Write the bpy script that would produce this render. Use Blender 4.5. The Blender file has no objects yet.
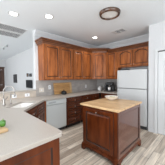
import bpy, bmesh, math, random
from mathutils import Vector, Matrix
random.seed(4)
SC = bpy.context.scene; C = SC.collection

# ---------------------------------------------------------------- camera
CAM = Vector((-4.159, -3.317, 1.414)); F_PX = 121.38
cam_d = bpy.data.cameras.new('camera'); cam = bpy.data.objects.new('camera', cam_d); C.objects.link(cam)
cam_d.sensor_width = 36; cam_d.lens = 36*F_PX/165; cam_d.clip_start = .05
a, b, r = math.radians(45.47), math.radians(-1.995), math.radians(-.693)
Fv = Vector((math.cos(a)*math.cos(b), math.sin(a)*math.cos(b), math.sin(b)))
Rv = Vector((math.sin(a), -math.cos(a), 0)); Uv = Rv.cross(Fv)
R2 = Rv*math.cos(r)+Uv*math.sin(r); U2 = -Rv*math.sin(r)+Uv*math.cos(r)
cam.matrix_world = Matrix(((R2.x, U2.x, -Fv.x, CAM.x), (R2.y, U2.y, -Fv.y, CAM.y), (R2.z, U2.z, -Fv.z, CAM.z), (0, 0, 0, 1)))
SC.camera = cam

# ---------------------------------------------------------------- world, light, exposure
w = bpy.data.worlds.new('world'); SC.world = w; w.use_nodes = True
w.node_tree.nodes['Background'].inputs[0].default_value = (.85, .93, 1, 1)
w.node_tree.nodes['Background'].inputs[1].default_value = 1.0
SC.view_settings.view_transform = 'Standard'; SC.view_settings.look = 'None'
SC.view_settings.exposure = 0.18; SC.view_settings.gamma = 1; SC.view_settings.use_curve_mapping = False
def area(name, loc, d, sx, sy, power, col):
    l = bpy.data.lights.new(name, 'AREA'); l.shape = 'RECTANGLE'; l.size = sx; l.size_y = sy; l.energy = power; l.color = col
    o = bpy.data.objects.new(name, l); C.objects.link(o); o.location = loc
    o.rotation_euler = Vector(d).to_track_quat('-Z', 'Y').to_euler(); return o
area('fill_back', (-4.2, -6.45, 1.45), (0, 1, .8), 4.4, 2.1, 110, (.93, .97, 1))  # added fill lamp in an unseen opening, tilted up to lift the ceiling
area('fill_left', (-7.45, -2.6, 1.45), (1, 0, .95), 3.6, 2.1, 185, (.93, .97, 1))  # added fill lamp on the unseen left side, also tilted up
area('fill_living', (-7.45, 3.4, 1.45), (1, 0, .6), 3.6, 2.1, 105, (.93, .97, 1))  # added fill lamp for the living room, out of view
CANS = [(-3.385, -.56), (-2.81, -.95), (-1.04, -.75), (-4.6, -2.6), (-3.2, -4.2), (-2.0, -3.9), (-4.9, -4.6)]  # first three are visible fixtures, the rest are unseen lamps added for fill
CAN_POWER = 12

# ---------------------------------------------------------------- materials
def mat(name, col, rough=.5, metal=0, spec=.5, emis=None, coat=0):
    m = bpy.data.materials.new(name); m.use_nodes = True
    p = m.node_tree.nodes['Principled BSDF']
    p.inputs['Base Color'].default_value = (*col, 1); p.inputs['Roughness'].default_value = rough
    p.inputs['Metallic'].default_value = metal; p.inputs['Specular IOR Level'].default_value = spec
    p.inputs['Coat Weight'].default_value = coat; p.inputs['Coat Roughness'].default_value = .12
    if emis: p.inputs['Emission Color'].default_value = (*emis[0], 1); p.inputs['Emission Strength'].default_value = emis[1]
    return m
def nd(m, t, **kw):
    n = m.node_tree.nodes.new(t)
    for k, v in kw.items():
        if k in n.inputs.keys(): n.inputs[k].default_value = v
        else: setattr(n, k, v)
    return n
def noisy(name, c0, c1, scale, stretch=(1, 1, 1), rough=.5, detail=6, bump=0, spec=.5, coat=0, lo=.3, hi=.7):
    m = mat(name, c0, rough, 0, spec, None, coat); L = m.node_tree.links; p = m.node_tree.nodes['Principled BSDF']
    tc = nd(m, 'ShaderNodeTexCoord'); mp = nd(m, 'ShaderNodeMapping', Scale=stretch)
    no = nd(m, 'ShaderNodeTexNoise', Scale=scale, Detail=detail, Roughness=.6); cr = nd(m, 'ShaderNodeValToRGB')
    cr.color_ramp.elements[0].color = (*c0, 1); cr.color_ramp.elements[1].color = (*c1, 1)
    cr.color_ramp.elements[0].position = lo; cr.color_ramp.elements[1].position = hi
    L.new(tc.outputs['Object'], mp.inputs['Vector']); L.new(mp.outputs[0], no.inputs['Vector'])
    L.new(no.outputs['Fac'], cr.inputs[0]); L.new(cr.outputs[0], p.inputs['Base Color'])
    if bump:
        bp = nd(m, 'ShaderNodeBump', Strength=bump, Distance=.002); L.new(no.outputs['Fac'], bp.inputs['Height']); L.new(bp.outputs[0], p.inputs['Normal'])
    return m
def planks(name, cols, length, width, mortar, mcol, rough, axis_swap=False, grain=None, coat=0, off=.37):
    m = mat(name, cols[0], rough, 0, .5, None, coat); L = m.node_tree.links; p = m.node_tree.nodes['Principled BSDF']
    tc = nd(m, 'ShaderNodeTexCoord'); br = nd(m, 'ShaderNodeTexBrick', Scale=1.0)
    br.inputs['Color1'].default_value = (*cols[0], 1); br.inputs['Color2'].default_value = (*cols[1], 1)
    br.inputs['Mortar'].default_value = (*mcol, 1); br.inputs['Mortar Size'].default_value = mortar
    br.inputs['Brick Width'].default_value = length; br.inputs['Row Height'].default_value = width; br.offset = off; br.inputs['Mortar Smooth'].default_value = .3
    mp = nd(m, 'ShaderNodeMapping')
    if axis_swap: mp.inputs['Rotation'].default_value = axis_swap
    L.new(tc.outputs['Object'], mp.inputs[0]); L.new(mp.outputs[0], br.inputs['Vector'])
    out = br.outputs['Color']
    if grain:
        no = nd(m, 'ShaderNodeTexNoise', Scale=grain[0], Detail=5); m2 = nd(m, 'ShaderNodeMapping', Scale=grain[1])
        L.new(tc.outputs['Object'], m2.inputs[0]); L.new(m2.outputs[0], no.inputs['Vector'])
        cr = nd(m, 'ShaderNodeValToRGB'); cr.color_ramp.elements[0].color = (grain[2],)*3+(1,); cr.color_ramp.elements[1].color = (1.12, 1.12, 1.12, 1)
        cr.color_ramp.elements[0].position = .32; cr.color_ramp.elements[1].position = .68
        L.new(no.outputs['Fac'], cr.inputs[0])
        mx = nd(m, 'ShaderNodeMixRGB', blend_type='MULTIPLY', Fac=1.0); L.new(out, mx.inputs[1]); L.new(cr.outputs[0], mx.inputs[2]); out = mx.outputs[0]
    L.new(out, p.inputs['Base Color']); return m

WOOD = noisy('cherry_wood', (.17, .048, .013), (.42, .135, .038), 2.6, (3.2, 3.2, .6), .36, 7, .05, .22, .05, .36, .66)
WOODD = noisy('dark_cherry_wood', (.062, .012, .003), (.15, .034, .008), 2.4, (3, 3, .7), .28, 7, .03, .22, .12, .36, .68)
WOODP = noisy('polished_cherry', (.07, .016, .008), (.15, .042, .02), 3.0, (5, 5, .8), .16, 7, .02, .5, .6, .3, .75)
WOODX = noisy('crown_wood', (.09, .026, .009), (.24, .078, .024), 3.2, (1, 1, 5), .3, 7, .05, .5, .3, .3, .72)
GROOVE_SHADE = mat('painted_groove_shade', (.02, .007, .004), .45)  # painted shade for door grooves, door edges and crown beads
GAP = mat('cabinet_gap', (.012, .007, .005), .8)
WALL = noisy('painted_wall', (.60, .605, .615), (.63, .635, .645), 30, rough=.75, bump=.05)
CEIL = noisy('ceiling_paint', (.80, .845, .885), (.82, .865, .905), 40, rough=.85, bump=.1)
TRIM = mat('white_trim', (.62, .63, .64), .4)
COUNTER = noisy('cream_counter', (.385, .345, .305), (.445, .405, .365), 160, rough=.28, detail=3, lo=.35, hi=.6)
FLOOR = planks('wood_look_tile', [(.86, .76, .64), (.43, .345, .27)], .8, .12, .003, (.2, .16, .13), .45, grain=(2.2, (1.1, 13, 1), .62))
TILE = planks('backsplash_tile', [(.42, .385, .36), (.37, .34, .32)], .30, .10, .002, (.30, .29, .28), .4, axis_swap=(math.pi/2, 0, 0), grain=(6, (1, 1, 2), .85))
TILEC = planks('half_wall_tile', [(.58, .50, .42), (.52, .44, .37)], .30, .10, .002, (.45, .41, .37), .4, axis_swap=(math.pi/2, 0, 0), grain=(6, (1, 1, 2), .85))
TILEX = planks('backsplash_tile_side', [(.40, .385, .37), (.35, .335, .325)], .30, .10, .002, (.30, .29, .28), .4, axis_swap=(math.pi/2, 0, math.pi/2), grain=(6, (1, 1, 2), .85))
BUTCHER = planks('butcher_block', [(.68, .46, .25), (.54, .33, .16)], .45, .042, .0006, (.45, .27, .13), .35, axis_swap=(0, 0, math.pi/2), grain=(6, (9, 1.2, 1), .8))
BOARD = planks('board_wood', [(.58, .34, .13), (.42, .22, .08)], 3, .05, .0008, (.2, .1, .04), .45, axis_swap=(math.pi/2, 0, 0), grain=(5, (1, 8, 8), .75))
BOARD2 = noisy('light_board', (.46, .30, .15), (.62, .44, .26), 4, (2, 12, 2), .45)
WHITE = mat('white_enamel', (.58, .60, .595), .3); FRIDGEM = noisy('fridge_enamel', (.55, .56, .565), (.58, .59, .595), 60, rough=.32, bump=.08)
GREYP = mat('grey_plastic', (.35, .36, .37), .4); SEAL = mat('dark_seal', (.05, .055, .06), .6)
NICKEL = mat('brushed_nickel', (.36, .34, .32), .32, 1); KNOBM = mat('pewter_knob', (.45, .42, .38), .35, 1)
BLACK = mat('black_plastic', (.010, .010, .011), .35, 0, .3); BLACKM = mat('black_matte', (.03, .03, .032), .6)
CERAM = mat('white_ceramic', (.85, .84, .82), .2); CREAMC = mat('cream_ceramic', (.76, .71, .64), .25); CREAMP = mat('cream_plate', (.66, .60, .53), .45); WPLATE = mat('white_plate', (.85, .86, .88), .35)
BRONZE = noisy('bronze_ring', (.025, .012, .008), (.17, .08, .045), 8, rough=.25, spec=.6)
LENS = mat('frosted_lens', (.78, .78, .77), .5, emis=((1, .97, .92), .05)); BULB = mat('lamp_lens', (1, 1, 1), .5, emis=((1, .96, .90), 4))
VENTD = mat('vent_shadow', (.14, .14, .15), .8); VENTM = mat('vent_metal', (.66, .67, .68), .5)
GREEN = noisy('pepper_green', (.025, .11, .012), (.09, .25, .03), 9, rough=.3, coat=.2); STEM = mat('stem_green', (.20, .33, .08), .6)
DOORW = noisy('dark_door_wood', (.05, .022, .014), (.11, .05, .03), 3, (5, 5, .8), .4)
FRUIT = noisy('lime_slices', (.42, .42, .16), (.60, .52, .28), 20, rough=.4); GLASSY = mat('screen_black', (.012, .013, .016), .5, 0, .2)
ART1 = noisy('art_print', (.02, .02, .022), (.16, .15, .15), 9, rough=.5, lo=.45, hi=.75); ART2 = noisy('brown_print', (.10, .05, .03), (.3, .2, .12), 14, rough=.5)

# ---------------------------------------------------------------- helpers
def link(name, bm, m, parent=None, smooth=False, bevel=0, kind=None, recalc=True):
    if recalc: bmesh.ops.recalc_face_normals(bm, faces=bm.faces)
    me = bpy.data.meshes.new(name); bm.to_mesh(me); bm.free()
    o = bpy.data.objects.new(name, me); C.objects.link(o)
    for mm in (m if isinstance(m, (list, tuple)) else [m]): me.materials.append(mm)
    if smooth:
        for p in me.polygons: p.use_smooth = True
    if bevel:
        md = o.modifiers.new('bevel', 'BEVEL'); md.width = bevel; md.segments = 2; md.limit_method = 'ANGLE'
    if parent: o.parent = parent
    elif kind: o['kind'] = kind
    return o
def tag(o, label, cat, group=None, kind=None):
    o['label'] = label; o['category'] = cat
    if group: o['group'] = group
    if kind: o['kind'] = kind
    return o
def thing(name, label, cat, loc=(0, 0, 0), rz=0, group=None):
    o = bpy.data.objects.new(name, None); C.objects.link(o); o.location = loc; o.rotation_euler = (0, 0, rz); o.empty_display_size = .1
    return tag(o, label, cat, group)
def B(*bx):
    bm = bmesh.new()
    for q in bx: box(bm, *q)
    return bm
def box(bm, x0, x1, y0, y1, z0, z1):
    v = [bm.verts.new((x, y, z)) for z in (z0, z1) for x, y in ((x0, y0), (x1, y0), (x1, y1), (x0, y1))]
    for f in ((3, 2, 1, 0), (4, 5, 6, 7), (0, 1, 5, 4), (1, 2, 6, 5), (2, 3, 7, 6), (3, 0, 4, 7)): bm.faces.new([v[i] for i in f])
def poly(bm, pts, z0, z1):
    lo = [bm.verts.new((x, y, z0)) for x, y in pts]; hi = [bm.verts.new((x, y, z1)) for x, y in pts]; n = len(pts)
    bm.faces.new(lo[::-1]); bm.faces.new(hi)
    for i in range(n): bm.faces.new((lo[i], lo[(i+1) % n], hi[(i+1) % n], hi[i]))
def polyY(bm, pts, y0, y1):          # outline in x,z extruded along y
    lo = [bm.verts.new((x, y0, z)) for x, z in pts]; hi = [bm.verts.new((x, y1, z)) for x, z in pts]; n = len(pts)
    bm.faces.new(lo[::-1]); bm.faces.new(hi)
    for i in range(n): bm.faces.new((lo[i], lo[(i+1) % n], hi[(i+1) % n], hi[i]))
def lathe(bm, prof, seg=28, c=(0, 0, 0), axis='z'):
    rings = []
    for rr, h in prof:
        ring = []
        for k in range(seg):
            t = 2*math.pi*k/seg; x, y = rr*math.cos(t), rr*math.sin(t)
            co = (x, y, h) if axis == 'z' else ((x, -h, y) if axis == 'y' else (h, x, y))
            ring.append(bm.verts.new(Vector(co)+Vector(c)))
        rings.append(ring)
    for A_, B_ in zip(rings, rings[1:]):
        for k in range(seg): bm.faces.new((A_[k], A_[(k+1) % seg], B_[(k+1) % seg], B_[k]))
    bm.faces.new(rings[0][::-1]); bm.faces.new(rings[-1])
def tube(bm, pts, rad, seg=12):
    pts = [Vector(p) for p in pts]; rings = []; rads = rad if isinstance(rad, list) else [rad]*len(pts)
    up = None
    for i, p in enumerate(pts):
        d = (pts[min(i+1, len(pts)-1)]-pts[max(i-1, 0)]).normalized()
        if up is None: up = d.orthogonal().normalized()
        up = (up-d*up.dot(d)).normalized(); s = d.cross(up)
        rings.append([bm.verts.new(p+(up*math.cos(2*math.pi*k/seg)+s*math.sin(2*math.pi*k/seg))*rads[i]) for k in range(seg)])
    for A_, B_ in zip(rings, rings[1:]):
        for k in range(seg): bm.faces.new((A_[k], A_[(k+1) % seg], B_[(k+1) % seg], B_[k]))
    bm.faces.new(rings[0][::-1]); bm.faces.new(rings[-1])
def sweep(path, prof, left=True):    # profile (out, z) swept along an xy path with mitres
    bm = bmesh.new(); P = [Vector((x, y)) for x, y in path]; rings = []
    def nrm(d): return Vector((d.y, -d.x)).normalized()
    for i, p in enumerate(P):
        n1 = nrm(P[i]-P[i-1]) if i else None; n2 = nrm(P[i+1]-P[i]) if i < len(P)-1 else None
        if n1 is None: n = n2
        elif n2 is None: n = n1
        else: n = (n1+n2); n = n/(n.length_squared/2) if n.length else n1; n = n
        rings.append([bm.verts.new((p.x+n.x*o, p.y+n.y*o, z)) for o, z in prof])
    k = len(prof)
    for A_, B_ in zip(rings, rings[1:]):
        for j in range(k): bm.faces.new((A_[j], A_[(j+1) % k], B_[(j+1) % k], B_[j]))
    bm.faces.new(rings[0][::-1]); bm.faces.new(rings[-1])
    return bm
def door_bm(w_, h, arch=0, fr=.058, t=.02, flat=False, shaded=True):
    """framed door, front facing -y, lower left at origin, back at y=0"""
    N = 12 if arch else 1
    def loop(ins, y, outer=False):
        pts = [(ins, ins), (w_-ins, ins)]
        top = h-ins
        for k in range(N+1):
            s = k/N; x = w_-ins-(w_-2*ins)*s; z = top
            if arch and not outer: z = top-arch+arch*math.sin(math.pi*s)**.8
            pts.append((x, z))
        return [bm.verts.new((x, y, z)) for x, z in pts]
    bm = bmesh.new()
    Ls = [loop(0, 0, True), loop(0, -t+.004, True), loop(.004, -t, True), loop(fr, -t), loop(fr+.006, -t+.011)]
    if flat: Ls += [loop(fr+.014, -t+.012)]
    else: Ls += [loop(fr+.017, -t+.011), loop(fr+.045, -t+.002)]
    for q, (A_, B_) in enumerate(zip(Ls, Ls[1:])):
        n = len(A_)
        for i in range(n): bm.faces.new((A_[i], A_[(i+1) % n], B_[(i+1) % n], B_[i])).material_index = 1 if shaded and q in (0, 3, 4) else 0  # near-black faces stand in for shade in the grooves and along the edges
    bm.faces.new(Ls[0][::-1]); bm.faces.new(Ls[-1])
    return bm
def move(o, loc, rz=0): o.location = loc; o.rotation_euler = (0, 0, rz); return o
def knob(parent, x, z, y=-.02):
    bm = bmesh.new(); lathe(bm, [(.005, 0), (.005, .014), (.011, .018), (.013, .023), (.009, .028), (.003, .030)], 14, axis='y')
    o = link('knob', bm, KNOBM, parent, True); o.location = (x, y, z); return o
def door(parent, x, z, w_, h, y, knob_at, m=WOOD, arch=0, name='door'):
    o = link(name, door_bm(w_, h, arch), [m, GROOVE_SHADE], parent); o.location = (x, y, z)
    if knob_at: knob(o, *knob_at)
    return o
def drawer(parent, x, z, w_, h, y, m=WOODD):
    o = link('drawer', door_bm(w_, h, 0, min(.03, h*.2)), [m, GROOVE_SHADE], parent); o.location = (x, y, z)
    knob(o, w_/2, h/2); return o

# ---------------------------------------------------------------- setting
H = 2.74
def struct(name, bm, m, bevel=0): return link(name, bm, m, None, False, bevel, 'structure')
struct('floor', B((-7.6, .1, -6.6, 6.5, -.1, 0)), FLOOR)
struct('ceiling', B((-7.6, .1, -6.6, 6.5, H, H+.1)), CEIL)
struct('wall_back', B((-2.72, .1, 0, .13, 0, H)), WALL)
struct('wall_right', B((0, .1, -2.27, 0, 0, H), (-.72, .1, -2.42, -2.27, 0, H), (-.72, .1, -3.42, -2.42, 2.06, H), (-.72, .1, -6.6, -3.42, 0, H), (-.5, .1, -3.42, -2.42, 0, 2.06)), WALL)
struct('wall_half', B((-4.4, -2.72, 0, .13, 0, 1.085)), WALL)
struct('wall_living', B((-2.05, -1.95, .13, 6.4, 0, H)), WALL)
struct('wall_far', B((-7.6, -3.0, 6.3, 6.4, 0, H), (-3.0, -2.15, 6.3, 6.4, 2.15, H), (-2.15, -2.05, 6.3, 6.4, 0, H)), WALL)
struct('wall_left', B((-7.6, -7.5, -6.6, -4.4, 0, H), (-7.6, -7.5, -.8, 1.6, 0, H), (-7.6, -7.5, 5.2, 6.3, 0, H), (-7.6, -7.5, -4.4, -.8, 0, .4), (-7.6, -7.5, -4.4, -.8, 2.5, H), (-7.6, -7.5, 1.6, 5.2, 0, .4), (-7.6, -7.5, 1.6, 5.2, 2.5, H)), WALL)
struct('wall_front', B((-7.5, -6.4, -6.6, -6.5, 0, H), (-2, -.72, -6.6, -6.5, 0, H), (-6.4, -2, -6.6, -6.5, 0, .4), (-6.4, -2, -6.6, -6.5, 2.5, H)), WALL)
# ceiling cornice, baseboards, half wall ledge, door and casing
cor = [(0, 2.60), (.018, 2.60), (.022, 2.63), (.075, 2.70), (.09, 2.715), (.09, 2.74), (0, 2.74)]
struct('trim_1', sweep([(-2.72, .13), (-2.72, 0), (-.0, 0), (0, -2.27)][1:], cor), TRIM)
struct('baseboard_right', B((-.735, -.72, -2.41, -2.27, 0, .11), (-.735, -.72, -6.5, -3.43, 0, .11)), TRIM, .003)
struct('baseboard_living', B((-2.065, -2.05, .13, 6.3, 0, .11)), TRIM, .003)
lb = bmesh.new(); poly(lb, [(-4.4, -.035), (-2.70, -.035), (-2.70, -.0), (-2.722, 0), (-2.722, .165), (-4.4, .165)], 1.085, 1.118)
struct('trim_2', lb, COUNTER, .006)
struct('trim_3', B((-.745, -.72, -2.485, -2.415, 0, 2.06), (-.745, -.72, -3.43, -3.36, 0, 2.06), (-.745, -.72, -3.43, -2.415, 2.06, 2.125)), TRIM, .005)
dr = bpy.data.objects.new('door_1', None); C.objects.link(dr); dr['kind'] = 'structure'; dr.location = (-.70, -2.49, .015); dr.rotation_euler = (0, 0, -math.pi/2)
for z, h, ar in ((.95, 1.07, .10), (0, .95, 0)):
    o = link('door_panel', door_bm(.865, h, ar, .11, .035, False, False), TRIM, dr); o.location = (0, 0, z)
hd = bmesh.new(); lathe(hd, [(.025, 0), (.025, .008), (.01, .012), (.01, .035), (.028, .045), (.028, .06), (.012, .07)], 18, (.80, -.035, .95), 'y'); link('door_handle', hd, NICKEL, dr, True)
# far door
fd = bpy.data.objects.new('door_2', None); C.objects.link(fd); fd['kind'] = 'structure'; fd.location = (-3.0, 6.34, 0)
link('door_frame', B((0, .1, -.06, 0, 0, 2.15), (.75, .85, -.06, 0, 0, 2.15), (.1, .75, -.06, 0, 2.05, 2.15), (-.03, .88, -.08, -.02, 2.15, 2.24)), DOORW, fd, bevel=.006)
o = link('door_panel', door_bm(.65, 1.0, 0, .1, .04), [DOORW, GROOVE_SHADE], fd); o.location = (.1, -.005, .03)
o = link('door_panel', door_bm(.65, 1.0, 0, .1, .04), [DOORW, GROOVE_SHADE], fd); o.location = (.1, -.005, 1.04)

# backsplash
struct('trim_4', B((-2.72, -.008, -.008, 0, .92, 1.37)), TILE)
struct('trim_5', B((-.008, 0, -1.37, -.0, .92, 1.37)), TILEX)
struct('trim_6', B((-4.4, -2.72, -.008, 0, .92, 1.085)), TILEC)

# ---------------------------------------------------------------- worktop with sink hole
outer = [(-4.3, -.009), (-4.3, -2.4), (-3.53, -2.4), (-3.507, -2.38), (-3.507, -1.335), (-2.806, -.635), (-.635, -.635), (-.635, -1.37), (-.009, -1.37), (-.009, -.009)]
sc_ = Vector((-3.335, -.797)); e1 = Vector((.7071, .7071)); e2 = Vector((-.7071, .7071))
def rrect(hw, hd_, rad, n=5):
    out = []
    for cx, cy, a0 in ((hw-rad, hd_-rad, 0), (-hw+rad, hd_-rad, 90), (-hw+rad, -hd_+rad, 180), (hw-rad, -hd_+rad, 270)):
        for k in range(n+1):
            t = math.radians(a0+90*k/n); q = sc_+e1*(cx+rad*math.cos(t))+e2*(cy+rad*math.sin(t)); out.append((q.x, q.y))
    return out
hole = rrect(.29, .18, .07)
def slab(outer, hole, z0, z1):
    bm = bmesh.new()
    for zz in (z0, z1):
        es = []
        for lp in (outer, hole):
            vs = [bm.verts.new((x, y, zz)) for x, y in lp]
            es += [bm.edges.new((vs[i], vs[(i+1) % len(vs)])) for i in range(len(vs))]
        bmesh.ops.triangle_fill(bm, use_beauty=True, edges=es)
    bm.verts.ensure_lookup_table(); no, nh = len(outer), len(hole); tot = no+nh
    for base, n in ((0, no), (no, nh)):
        for i in range(n):
            j = (i+1) % n; bm.faces.new([bm.verts[k] for k in (base+i, base+j, tot+base+j, tot+base+i)])
    return bm
ct = link('countertop', slab(outer, hole, .9, .92), COUNTER, None, bevel=.004)
inner = [(-4.3, -.009), (-4.3, -2.394), (-3.533, -2.394), (-3.513, -2.377), (-3.513, -1.337), (-2.808, -.641), (-.641, -.641), (-.641, -1.37), (-.009, -1.37), (-.009, -.009)]
link('edge_strip', slab(inner, rrect(.292, .182, .07), .88, .899), COUNTER, ct, bevel=.002)
tag(ct, 'cream speckled kitchen countertop running along the walls and onto the peninsula', 'countertop')
bm = bmesh.new()
rings = []
for hw, hd_, rad, z in ((.31, .20, .08, .879), (.285, .175, .07, .879), (.275, .165, .06, .80), (.25, .14, .05, .78)):
    rings.append([bm.verts.new((x, y, z)) for x, y in rrect(hw, hd_, rad)])
for A_, B_ in zip(rings, rings[1:]):
    n = len(A_)
    for i in range(n): bm.faces.new((A_[i], A_[(i+1) % n], B_[(i+1) % n], B_[i]))
bm.faces.new(rings[-1])
sk = thing('sink', 'white undermount kitchen sink set in the corner of the counter', 'sink', (0, 0, 0))
s_ = link('basin', bm, CERAM, sk, True); md = s_.modifiers.new('solid', 'SOLIDIFY'); md.thickness = .005
bm = bmesh.new(); lathe(bm, [(.03, .7835), (.04, .7835), (.04, .787), (.02, .7865)], 16, (sc_.x, sc_.y, 0)); link('drain', bm, NICKEL, sk, True)

# ---------------------------------------------------------------- base cabinets
def base_unit(name, label, loc, rz, w_, layout, depth=.595, m=WOODD, cat='cabinet'):
    t = thing(name, label, cat, loc, rz)
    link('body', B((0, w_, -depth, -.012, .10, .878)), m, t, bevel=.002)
    link('toe_kick', B((.01, w_-.01, -depth+.06, -depth+.08, .0, .10)), GAP, t)
    for kind, x, z, ww, hh in layout:
        if kind == 'drawer': drawer(t, x, z, ww, hh, -depth, m)
        else: door(t, x, z, ww, hh, -depth, (ww-.03 if kind == 'doorR' else .03, hh-.05), m)
    return t
base_unit('drawer_base_cabinet', 'dark cherry base cabinet with four stacked knobbed drawers beside the dishwasher', (-2.13, 0, 0), 0, .60,
          [('drawer', .03, .70, .54, .155), ('drawer', .03, .51, .54, .17), ('drawer', .03, .325, .54, .17), ('drawer', .03, .125, .54, .18)])
base_unit('base_cabinet', 'dark cherry base cabinet under the back counter, half hidden behind the island', (-1.525, 0, 0), 0, .88,
          [('drawer', .03, .70, .395, .155), ('drawer', .455, .70, .395, .155), ('doorR', .03, .125, .395, .56), ('doorL', .455, .125, .395, .56)])
t = base_unit('corner_base_cabinet', 'dark cherry base cabinet below the coffee maker beside the fridge', (0, -.64, 0), -math.pi/2, .725,
          [('drawer', .03, .70, .32, .155), ('drawer', .375, .70, .32, .155), ('doorR', .03, .125, .32, .56), ('doorL', .375, .125, .32, .56)])
# diagonal sink base
L_ = math.hypot(.69, .69); t = thing('sink_base_cabinet', 'diagonal dark cherry sink cabinet in the corner left of the dishwasher', 'cabinet', (-3.478, -1.303, 0), math.pi/4)
link('body', B((0, L_, 0, .02, .10, .878)), WOODD, t, bevel=.002)
link('toe_kick', B((.0, L_, .06, .08, 0, .10)), GAP, t)
for x, kd in ((.04, 'R'), (L_/2+.01, 'L')):
    ww = L_/2-.05; drawer(t, x, .70, ww, .155, 0); door(t, x, .125, ww, .56, 0, (ww-.03 if kd == 'R' else .03, .51), WOODD)
link('filler_panel', B((0, .045, -.612+.0, -.59, .0, .878)), WOOD, None).parent = t
t.children[-1].matrix_parent_inverse = Matrix.Identity(4)
fp = [c for c in t.children if c.name.startswith('filler_panel')][0]
fp.matrix_parent_inverse = (Matrix.Translation((-3.478, -1.303, 0)) @ Matrix.Rotation(math.pi/4, 4, 'Z')).inverted(); fp.location = (-2.792, 0, 0)
# peninsula base
t = thing('peninsula_cabinet', 'cherry wood peninsula cabinet with a framed end panel in the left foreground', 'cabinet', (0, 0, 0))
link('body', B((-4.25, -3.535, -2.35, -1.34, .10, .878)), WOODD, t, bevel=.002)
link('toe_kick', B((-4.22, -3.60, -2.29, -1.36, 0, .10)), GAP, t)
o = link('end_panel', door_bm(.715, .775, 0, .075, .02, True), [WOODD, GROOVE_SHADE], t); o.location = (-4.25, -2.35, .103)

# dishwasher
t = thing('dishwasher', 'white dishwasher under the counter left of the drawers', 'dishwasher', (-2.742, 0, 0))
link('tub', B((0, .604, -.585, -.012, .09, .872)), WHITE, t)
link('door', B((.004, .600, -.612, -.586, .11, .745)), WHITE, t, bevel=.006)
cp = link('control_panel', B((.004, .600, -.622, -.586, .755, .868)), WHITE, t, bevel=.006)
link('handle', B((.06, .26, -.634, -.6221, .80, .828)), GREYP, cp, bevel=.003); cp.children[0]['label'] = 'grey recessed handle with buttons'
link('kickplate', B((.01, .594, -.54, -.52, 0, .09)), BLACKM, t)

# ---------------------------------------------------------------- upper cabinets
UZ, UT = 1.372, 2.345
def upper(name, label, loc, rz, w_, doors, z0=UZ, depth=.33, arch=0, hh=None):
    t = thing(name, label, 'cabinet', loc, rz)
    link('body', B((0, w_, -depth, -.009, z0, UT+.02)), WOOD, t, bevel=.002)
    for x, ww, side in doors:
        door(t, x, z0+.03, ww, UT-z0-.045, -depth, (ww-.03 if side == 'R' else .03, .05), WOOD, arch)
    return t
UA1 = upper('upper_cabinet', 'cherry upper cabinet with two doors at the left end above the dishwasher', (-2.64, 0, 0), 0, 1.0, [(.03, .465, 'R'), (.505, .465, 'L')])
UA2 = upper('upper_cabinet', 'cherry upper cabinet with two doors above the leaning cutting board, next to the corner cabinet', (-1.638, 0, 0), 0, .945, [(.03, .43, 'R'), (.475, .43, 'L')])
UB1 = upper('upper_cabinet', 'narrow single door cherry upper cabinet above the black coffee maker', (0, -.695, 0), -math.pi/2, .475, [(.03, .415, 'L')])
UB2 = upper('fridge_cabinet', 'short cherry cabinet with two arched doors above the white refrigerator', (0, -1.172, 0), -math.pi/2, 1.08, [(.03, .485, 'R'), (.53, .485, 'L')], 1.76, .33, .075)
UCO = t = thing('corner_upper_cabinet', 'diagonal cherry corner upper cabinet with one tall door', 'cabinet', (0, 0, 0))
bm = bmesh.new(); poly(bm, [(-.009, -.009), (-.691, -.009), (-.691, -.332), (-.332, -.691), (-.009, -.691)], UZ, UT+.023); link('body', bm, WOOD, t, bevel=.002)
o = door(t, 0, 0, .42, UT-UZ-.045, 0, (.03, .05)); o.location = (-.691+.03, -.332-.03, UZ+.03); o.rotation_euler = (0, 0, -math.pi/4)
crp = [(.0, 2.33), (.022, 2.33), (.024, 2.352), (.034, 2.36), (.046, 2.385), (.050, 2.395), (.072, 2.425), (.082, 2.436), (.084, 2.464), (0, 2.462)]
def crown(parent, path, prof):
    bm = sweep(path, prof); k = len(prof)
    for i, f in enumerate(bm.faces):
        if i < k*(len(path)-1) and i % k in (2, 4, 6): f.material_index = 1  # shade lines painted between the crown steps
    o = link('crown', bm, [WOODX, GROOVE_SHADE], parent)
    o.matrix_parent_inverse = (Matrix.Translation(parent.location) @ parent.rotation_euler.to_matrix().to_4x4()).inverted()
crown(UA1, [(-2.641, -.009), (-2.641, -.3305), (-1.639, -.3305)], crp)
crown(UA2, [(-1.637, -.3305), (-.802, -.3305)], crp)
crown(UCO, [(-.6925, -.009), (-.6925, -.3325), (-.3325, -.6925), (-.009, -.6925)], [(o_*1.3, 2.369+(z-2.33)*1.05) for o_, z in crp])
crown(UB1, [(-.3305, -.802), (-.3305, -1.170)], [(o_, z-.03) for o_, z in crp])
crown(UB2, [(-.3305, -1.173), (-.3305, -2.25)], [(o_, z-.03) for o_, z in crp])

# ---------------------------------------------------------------- refrigerator
t = thing('refrigerator', 'white top freezer refrigerator between the coffee counter and white wall', 'refrigerator', (0, 0, 0))
FX, Y0, Y1 = -.745, -1.385, -2.235
link('body', B((-.675, -.03, Y1, Y0, .03, 1.64)), FRIDGEM, t, bevel=.008)
link('gasket', B((-.683, -.676, Y1+.01, Y0-.01, .07, 1.63)), SEAL, t)
fz = link('freezer_door', B((FX, -.684, Y1, Y0, 1.105, 1.64)), FRIDGEM, t, bevel=.014)
dd = link('fridge_door', B((FX, -.684, Y1, Y0, .10, 1.092)), FRIDGEM, t, bevel=.014)
for pr, z0, z1 in ((fz, 1.13, 1.45), (dd, .60, 1.07)):
    link('handle', B((FX-.03, FX-.012, Y0-.045, Y0-.022, z0, z1), (FX-.012, FX, Y0-.045, Y0-.022, z0, z0+.03), (FX-.012, FX, Y0-.045, Y0-.022, z1-.03, z1)), FRIDGEM, pr, bevel=.004)
link('kick_grille', B((-.70, -.65, Y1+.01, Y0-.01, .0, .09)), BLACKM, t)
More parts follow.
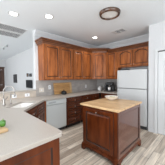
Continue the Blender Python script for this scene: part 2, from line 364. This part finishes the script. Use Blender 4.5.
bm = B((-.60, -.36, -1.62, -1.42, 1.641, 1.70)); o = link('storage_box', bm, BLACKM, None, bevel=.006); tag(o, 'small dark box lying on top of the refrigerator', 'box')

# ---------------------------------------------------------------- island
t = thing('kitchen_island', 'dark cherry kitchen island with butcher block top and bracket feet', 'kitchen island', (0, 0, 0))
X0, X1, I0, I1 = -2.505, -1.535, -2.40, -1.56
bx0, bx1, by0, by1 = X0+.035, X1-.035, I0+.035, I1-.035
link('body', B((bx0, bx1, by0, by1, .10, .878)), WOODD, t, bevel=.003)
bm = bmesh.new()
for d, z in ((0, 0),): pass
def ring_loft(bm, rs):
    rr = [[bm.verts.new(p) for p in ((X0+i, I0+i, z), (X1-i, I0+i, z), (X1-i, I1-i, z), (X0+i, I1-i, z))] for i, z in rs]
    for A_, B_ in zip(rr, rr[1:]):
        for i in range(4): bm.faces.new((A_[i], A_[(i+1) % 4], B_[(i+1) % 4], B_[i]))
    bm.faces.new(rr[0][::-1]); bm.faces.new(rr[-1])
ring_loft(bm, [(.012, .879), (.004, .885), (0, .892), (0, .913), (.003, .918), (.008, .92)])
link('worktop', bm, BUTCHER, t)['label'] = 'light maple butcher block top'
o = link('door', door_bm(.66, .70, 0, .06, .02), [WOODD, GROOVE_SHADE], t); o.location = (bx0, -1.64, .145); o.rotation_euler = (0, 0, -math.pi/2); knob(o, .33, .66)
o = link('side_panel', door_bm(bx1-bx0, .755, 0, .06, .016, True), [WOODP, GROOVE_SHADE], t); o.location = (bx0, by0, .125)
bp = [(0, .075), (.022, .075), (.022, .105), (.016, .115), (.012, .135), (0, .14)]
def loop_sweep(pr):
    bm = bmesh.new(); cs = [(bx0, by0, -1, -1), (bx1, by0, 1, -1), (bx1, by1, 1, 1), (bx0, by1, -1, 1)]
    rr = [[bm.verts.new((x+sx*o_, y+sy*o_, z)) for o_, z in pr] for x, y, sx, sy in cs]; k = len(pr)
    for i in range(4):
        A_, B_ = rr[i], rr[(i+1) % 4]
        for j in range(k): bm.faces.new((A_[j], A_[(j+1) % k], B_[(j+1) % k], B_[j]))
    return bm
link('base_molding', loop_sweep(bp), WOODD, t)
# bracket feet: an ogee outline on both faces of every corner
ft = [(0, 0), (.07, 0), (.085, .02), (.10, .05), (.13, .062), (.15, .078), (0, .078)]
for cx, cy, sx, sy in ((bx0, by0, 1, 1), (bx1, by0, -1, 1), (bx1, by1, -1, -1), (bx0, by1, 1, -1)):
    bm = bmesh.new(); cx -= sx*.024; cy -= sy*.024
    for ax in (0, 1):
        f0, f1 = [], []
        for s, z in ft:
            fl = .008*(1-z/.078) if s > 0 or True else 0
            for arr, dpt in ((f0, 0), (f1, .03)):
                p = (cx+sx*s, cy+sy*dpt, z) if ax == 0 else (cx+sx*dpt, cy+sy*s, z)
                arr.append(bm.verts.new(p))
        n = len(ft); bm.faces.new(f0); bm.faces.new(f1[::-1])
        for i in range(n): bm.faces.new((f0[i], f0[(i+1) % n], f1[(i+1) % n], f1[i]))
    link('foot', bm, WOODD, t)

# ---------------------------------------------------------------- things on the counters
o = thing('serving_bowl', 'shallow white ceramic bowl on the island butcher block', 'bowl', (-1.81, -1.85, .9205))
bm = bmesh.new(); lathe(bm, [(.05, 0), (.055, .006), (.09, .022), (.125, .048), (.150, .082), (.154, .085), (.146, .083), (.122, .052), (.08, .027), (.02, .018)], 36); link('shell', bm, CREAMC, o, True)
for i, (x, y, rr) in enumerate(((.03, .01, .022), (-.03, .03, .021), (.0, -.045, .021), (.055, -.035, .02), (-.055, -.02, .019), (.045, .05, .02))):
    bm = bmesh.new(); lathe(bm, [(.002, -rr), (rr*.7, -rr*.72), (rr, 0), (rr*.7, rr*.72), (.004, rr*1.05)], 14)
    q = link('lime', bm, FRUIT, None, True); q.location = (-1.81+x, -1.85+y, .9205+.030+rr+math.hypot(x, y)*.12)
    tag(q, 'small yellow green lime among the fruit in the white island bowl', 'fruit', 'limes in the white bowl')

t = thing('coffee_maker', 'black countertop coffee maker against the backsplash beside the fridge', 'coffee maker', (-.30, -.83, .9205), -math.pi/2*.82)
link('base', B((-.17, .17, -.13, .12, 0, .035)), BLACK, t, bevel=.008)
link('back_housing', B((-.165, .165, .02, .12, .035, .25)), BLACK, t, bevel=.008)
link('brew_head', B((-.145, .125, -.11, .12, .22, .33)), BLACK, t, bevel=.02)
link('side_column', B((-.17, -.10, -.10, .02, .035, .22)), BLACK, t, bevel=.008); link('side_column', B((.10, .17, -.10, .02, .035, .22)), BLACK, t, bevel=.008)
link('drip_tray', B((-.095, .095, -.12, .015, .0351, .045)), BLACKM, t)
bm = bmesh.new(); lathe(bm, [(.02, 0), (.028, .02), (.012, .03)], 14, (0, -.05, .19)); link('spout', bm, NICKEL, t, True)
def mug(name, label, loc, rz, sc=1, m=CERAM):
    g = thing(name, label, 'mug', loc, rz)
    bm = bmesh.new(); lathe(bm, [(.030*sc, 0), (.040*sc, .006*sc), (.046*sc, .04*sc), (.045*sc, .088*sc), (.041*sc, .088*sc), (.040*sc, .03*sc), (.01*sc, .012*sc)], 24); link('cup', bm, m, g, True)
    bm = bmesh.new(); tube(bm, [(.043*sc+.028*sc*math.sin(math.pi*k/8), 0, .046*sc+.027*sc*math.cos(math.pi*k/8)) for k in range(9)], .005*sc, 8); link('handle', bm, m, g, True)
    return g
mug('coffee_mug', 'white mug standing on the drip tray of the coffee maker', (-.30-.052, -.83-.015, .967), .4, 1.2)
# white round kettle
t = thing('kettle', 'small round white kettle on the counter left of the coffee maker', 'kettle', (-.26, -.34, .9205), -2.2)
bm = bmesh.new(); lathe(bm, [(.05, 0), (.07, .01), (.085, .05), (.075, .11), (.045, .14), (.03, .145)], 24); link('body', bm, CERAM, t, True)
bm = bmesh.new(); lathe(bm, [(.031, .145), (.028, .155), (.008, .162), (.01, .175), (.002, .18)], 16); link('lid', bm, CERAM, t, True)
bm = bmesh.new(); tube(bm, [(.075, 0, .06), (.10, 0, .08), (.12, 0, .12)], [.018, .012, .009]); link('spout', bm, CERAM, t, True)
bm = bmesh.new(); tube(bm, [(-.07-.045*math.sin(math.pi*k/8), 0, .075+.04*math.cos(math.pi*k/8)) for k in range(9)], .007, 8); link('handle', bm, CERAM, t, True)
# cutting board leaning on the backsplash
t = thing('cutting_board', 'large wooden cutting board leaning against the backsplash', 'cutting board', (-2.19, -.075, .9205)); t.rotation_euler = (-.15, 0, 0)
link('board', B((0, .70, -.022, 0, 0, .36)), BOARD, t, bevel=.006)
link('end_strip', B((.625, .701, -.0245, -.0223, .0, .36)), BOARD2, t)['label'] = 'paler wooden end strip'
t = thing('pot', 'small dark round lidded pot in front of the leaning cutting board', 'pot', (-1.93, -.22, .9205)); t.scale = (1.15, 1.15, 1.2)
bm = bmesh.new(); lathe(bm, [(.05, 0), (.075, .01), (.085, .04), (.07, .07), (.066, .072)], 24); link('body', bm, BLACK, t, True)
bm = bmesh.new(); lathe(bm, [(.067, .073), (.045, .088), (.012, .095), (.014, .115), (.004, .122)], 20); link('lid', bm, BLACK, t, True)
# foreground board and peppers
t = thing('chopping_board', 'thick light wooden chopping board on the peninsula at the left edge', 'cutting board', (-3.868, -2.02, .9205), math.radians(8))
link('board', B((-.40, 0, 0, .26, .0, .028)), BOARD2, t, bevel=.006)
def pepper(loc, rz, tilt, label, s=1):
    g = thing('bell_pepper', label, 'bell pepper', loc, rz); g.rotation_euler = (tilt, 0, rz)
    bm = bmesh.new(); rings = []; seg = 32
    for rr, z in ((.008, .012), (.022, .003), (.032, .008), (.039, .03), (.040, .055), (.036, .072), (.022, .080), (.008, .070)):
        rings.append([bm.verts.new((s*rr*(1+.10*math.cos(4*2*math.pi*k/seg))*math.cos(2*math.pi*k/seg), s*rr*(1+.10*math.cos(4*2*math.pi*k/seg))*math.sin(2*math.pi*k/seg), s*z)) for k in range(seg)])
    for A_, B_ in zip(rings, rings[1:]):
        for k in range(seg): bm.faces.new((A_[k], A_[(k+1) % seg], B_[(k+1) % seg], B_[k]))
    bm.faces.new(rings[0][::-1]); bm.faces.new(rings[-1]); link('fruit_body', bm, GREEN, g, True)
    bm = bmesh.new(); tube(bm, [(0, 0, .068*s), (.002, 0, .085*s), (.008, 0, .10*s)], [.008*s, .005*s, .006*s], 8); link('stem', bm, STEM, g, True)
pepper((-3.895, -1.92, .949), .5, 0, 'glossy green bell pepper at the front of the chopping board beside the left edge', .75)
pepper((-3.93, -1.835, .949), 1.5, 0, 'green bell pepper on the chopping board, standing behind the glossy front one', .62)

# faucet
t = thing('faucet', 'brushed nickel gooseneck faucet behind the corner sink', 'faucet', (-3.62, -.64, .9205))
bm = bmesh.new(); lathe(bm, [(.030, 0), (.030, .008), (.021, .02), (.017, .06), (.017, .12), (.011, .135)], 20); link('body', bm, NICKEL, t, True)
d = Vector((.80, -.60, 0)); pts = [(0, 0, .12), (0, 0, .20), (0, 0, .26)]
for k in range(1, 12):
    t_ = math.pi*k/11; s = .095*(1-math.cos(t_)); pts.append((d.x*s, d.y*s, .26+.10*math.sin(t_)))
pts.append((d.x*.195, d.y*.195, .22)); bm = bmesh.new(); tube(bm, pts, .0095); link('gooseneck', bm, NICKEL, t, True)
bm = bmesh.new(); tube(bm, [(d.x*.195, d.y*.195, .225), (d.x*.197, d.y*.197, .20), (d.x*.20, d.y*.20, .165)], [.011, .014, .016]); link('spray_head', bm, NICKEL, t, True)
bm = bmesh.new(); tube(bm, [(.015, .01, .09), (.045, .03, .11), (.075, .05, .15)], [.010, .008, .006]); link('lever', bm, NICKEL, t, True)
t = thing('soap_dispenser', 'slim brushed nickel soap dispenser right of the faucet', 'soap dispenser', (-3.50, -.62, .9205))
bm = bmesh.new(); lathe(bm, [(.024, 0), (.024, .008), (.013, .02), (.010, .05), (.016, .07), (.010, .085), (.009, .17), (.014, .18), (.014, .20), (.006, .21)], 16); link('post', bm, NICKEL, t, True)
bm = bmesh.new(); tube(bm, [(0, 0, .19), (.03, -.03, .192), (.05, -.05, .185)], .006, 8); link('nozzle', bm, NICKEL, t, True)

# switches and outlets
def plate(name, label, loc, rz, w_, h, m, cat='outlet', n=2):
    t = thing(name, label, cat, loc, rz)
    link('cover_plate', B((-w_/2, w_/2, -.006, 0, -h/2, h/2)), m, t, bevel=.002)
    for k in range(n):
        z = (k-.5)*h*.36 if n == 2 else 0; link('socket', B((-.016, .016, -.009, -.0061, z-.014, z+.014)), WPLATE if m is not WPLATE else GREYP, t, bevel=.002)
plate('switch_plate', 'square cream switch plate on the backsplash beside the white wall end', (-2.56, -.0085, 1.09), 0, .15, .125, CREAMP, 'switch', 1)
plate('outlet', 'white outlet plate under the upper cabinets left of the cutting board', (-2.30, -.0085, 1.155), 0, .075, .12, WPLATE)
plate('outlet', 'small outlet on the backsplash right of the dark pot near the corner', (-.72, -.0085, 1.10), 0, .075, .12, WPLATE)
plate('outlet', 'white outlet low on the half wall, straight above the sink', (-2.96, -.0085, .99), 0, .12, .085, WPLATE, n=1)
plate('outlet', 'cream outlet low on the half wall, behind the faucet spout', (-3.27, -.0085, .99), 0, .10, .08, WPLATE, n=1)

# ---------------------------------------------------------------- living room wall
def picture(name, label, y, z, w_, h, art, frame, fr=.03, cat='picture'):
    t = thing(name, label, cat, (-2.051, y, z), -math.pi/2)
    link('frame', B((-w_/2, w_/2, -.03, 0, -h/2, -h/2+fr), (-w_/2, w_/2, -.03, 0, h/2-fr, h/2), (-w_/2, -w_/2+fr, -.03, 0, -h/2+fr, h/2-fr), (w_/2-fr, w_/2, -.03, 0, -h/2+fr, h/2-fr)), frame, t)
    link('print', B((-w_/2+fr, w_/2-fr, -.018, 0, -h/2+fr, h/2-fr)), art, t)
picture('framed_picture', 'tall black framed dark picture on the far white living room wall', 4.2, 1.44, .58, .47, ART1, BLACKM, .04)
picture('television', 'black screen on the living room wall just above the half wall ledge', 2.2, 1.19, .68, .36, GLASSY, BLACK, .03, 'television')
picture('small_picture', 'small brown picture hanging left of its dark twin above the black screen', 2.36, 1.59, .16, .15, ART2, BLACKM, .02)
picture('small_picture', 'small dark picture hanging right of the brown one above the black screen', 2.02, 1.58, .22, .13, ART1, BLACKM, .03)

# ---------------------------------------------------------------- ceiling fixtures
LAB = {0: 'round recessed ceiling light near the ceiling air return, top left', 1: 'round recessed ceiling light in front of the upper cabinets, second from left', 2: 'round recessed ceiling light above the diagonal corner cabinet'}
for i, (x, y) in enumerate(CANS):
    t = thing('recessed_light', LAB.get(i, 'added recessed ceiling fill light out of view'), 'ceiling light', (x, y, H), 0, None if i < 3 else 'added ceiling fill lights out of view')
    bm = bmesh.new(); lathe(bm, [(.072, -.001), (.072, -.006), (.098, -.006), (.103, -.001)], 28); link('trim_ring', bm, TRIM, t, True)
    bm = bmesh.new(); lathe(bm, [(.070, -.001), (.070, -.009), (.03, -.0095)], 28); link('lens', bm, BULB, t)
    l = bpy.data.lights.new('lamp', 'SPOT'); l.energy = CAN_POWER*2.2; l.spot_size = math.radians(150); l.spot_blend = .8; l.shadow_soft_size = .07; l.color = (1, .98, .96)
    lo = bpy.data.objects.new('lamp', l); C.objects.link(lo); lo.parent = t; lo.location = (0, 0, -.03)
t = thing('ring_ceiling_light', 'round flush ceiling light with bronze ring and frosted center above the island', 'ceiling light', (-1.985, -1.92, H))
bm = bmesh.new()
prof = [(.170, -.002), (.170, -.052), (.176, -.060), (.192, -.058), (.204, -.04), (.214, -.012), (.214, -.002)]
seg = 40; rr = [[bm.verts.new((q*math.cos(2*math.pi*k/seg), q*math.sin(2*math.pi*k/seg), z)) for k in range(seg)] for q, z in prof]
for j in range(len(rr)):
    A_, B_ = rr[j], rr[(j+1) % len(rr)]
    for k in range(seg): bm.faces.new((A_[k], A_[(k+1) % seg], B_[(k+1) % seg], B_[k]))
link('ring', bm, BRONZE, t, True)
bm = bmesh.new(); lathe(bm, [(.168, -.002), (.168, -.030), (.12, -.036), (.02, -.038)], 40); link('lens', bm, LENS, t)
def grille(name, label, x0, x1, y0, y1, secs, slats_along_x=True, n=8, cat='vent'):
    t = thing(name, label, cat, (0, 0, H))
    fr = .022; bxs = [(x0, x1, y0, y0+fr, -.008, -.001), (x0, x1, y1-fr, y1, -.008, -.001), (x0, x0+fr, y0+fr, y1-fr, -.008, -.001), (x1-fr, x1, y0+fr, y1-fr, -.008, -.001)]
    link('backing', B((x0+fr, x1-fr, y0+fr, y1-fr, -.0015, -.001)), VENTD, t)
    for s0, s1 in secs:
        bxs.append((x0+fr, x1-fr, s0, s1, -.008, -.0016))
    link('frame', B(*bxs), VENTM, t)
    sb = []
    for k in range(1, n):
        if slats_along_x: y = y0+fr+(y1-y0-2*fr)*k/n; sb.append((x0+fr, x1-fr, y-.007, y+.007, -.004, -.002))
        else: x = x0+fr+(x1-x0-2*fr)*k/n; sb.append((x-.0025, x+.0025, y0+fr, y1-fr, -.004, -.002))
    for q in sb: link('slat', B(q), VENTM, t)
grille('return_air_grille', 'large white return air grille with dark louver bands in the ceiling, upper left', -3.95, -2.86, .10, .98, [(.46, .58)], True, 17)
grille('ceiling_vent', 'small rectangular ceiling register near the bronze ring light', -1.08, -.82, -1.74, -1.38, [(-1.47, -1.41), (-1.60, -1.58)], False, 9)
t = thing('ceiling_spotlight', 'small grey two headed ceiling spotlight in the living room, upper left', 'ceiling light', (-2.9, 2.35, H))
link('rail', B((-.01, .01, -.32, .32, -.02, -.001)), WHITE, t)
for y in (-.28, .28):
    bm = bmesh.new(); lathe(bm, [(.028, -.08), (.030, -.07), (.024, -.03), (.010, -.021)], 16, (0, y, 0)); link('lamp_head', bm, GREYP, t, True)
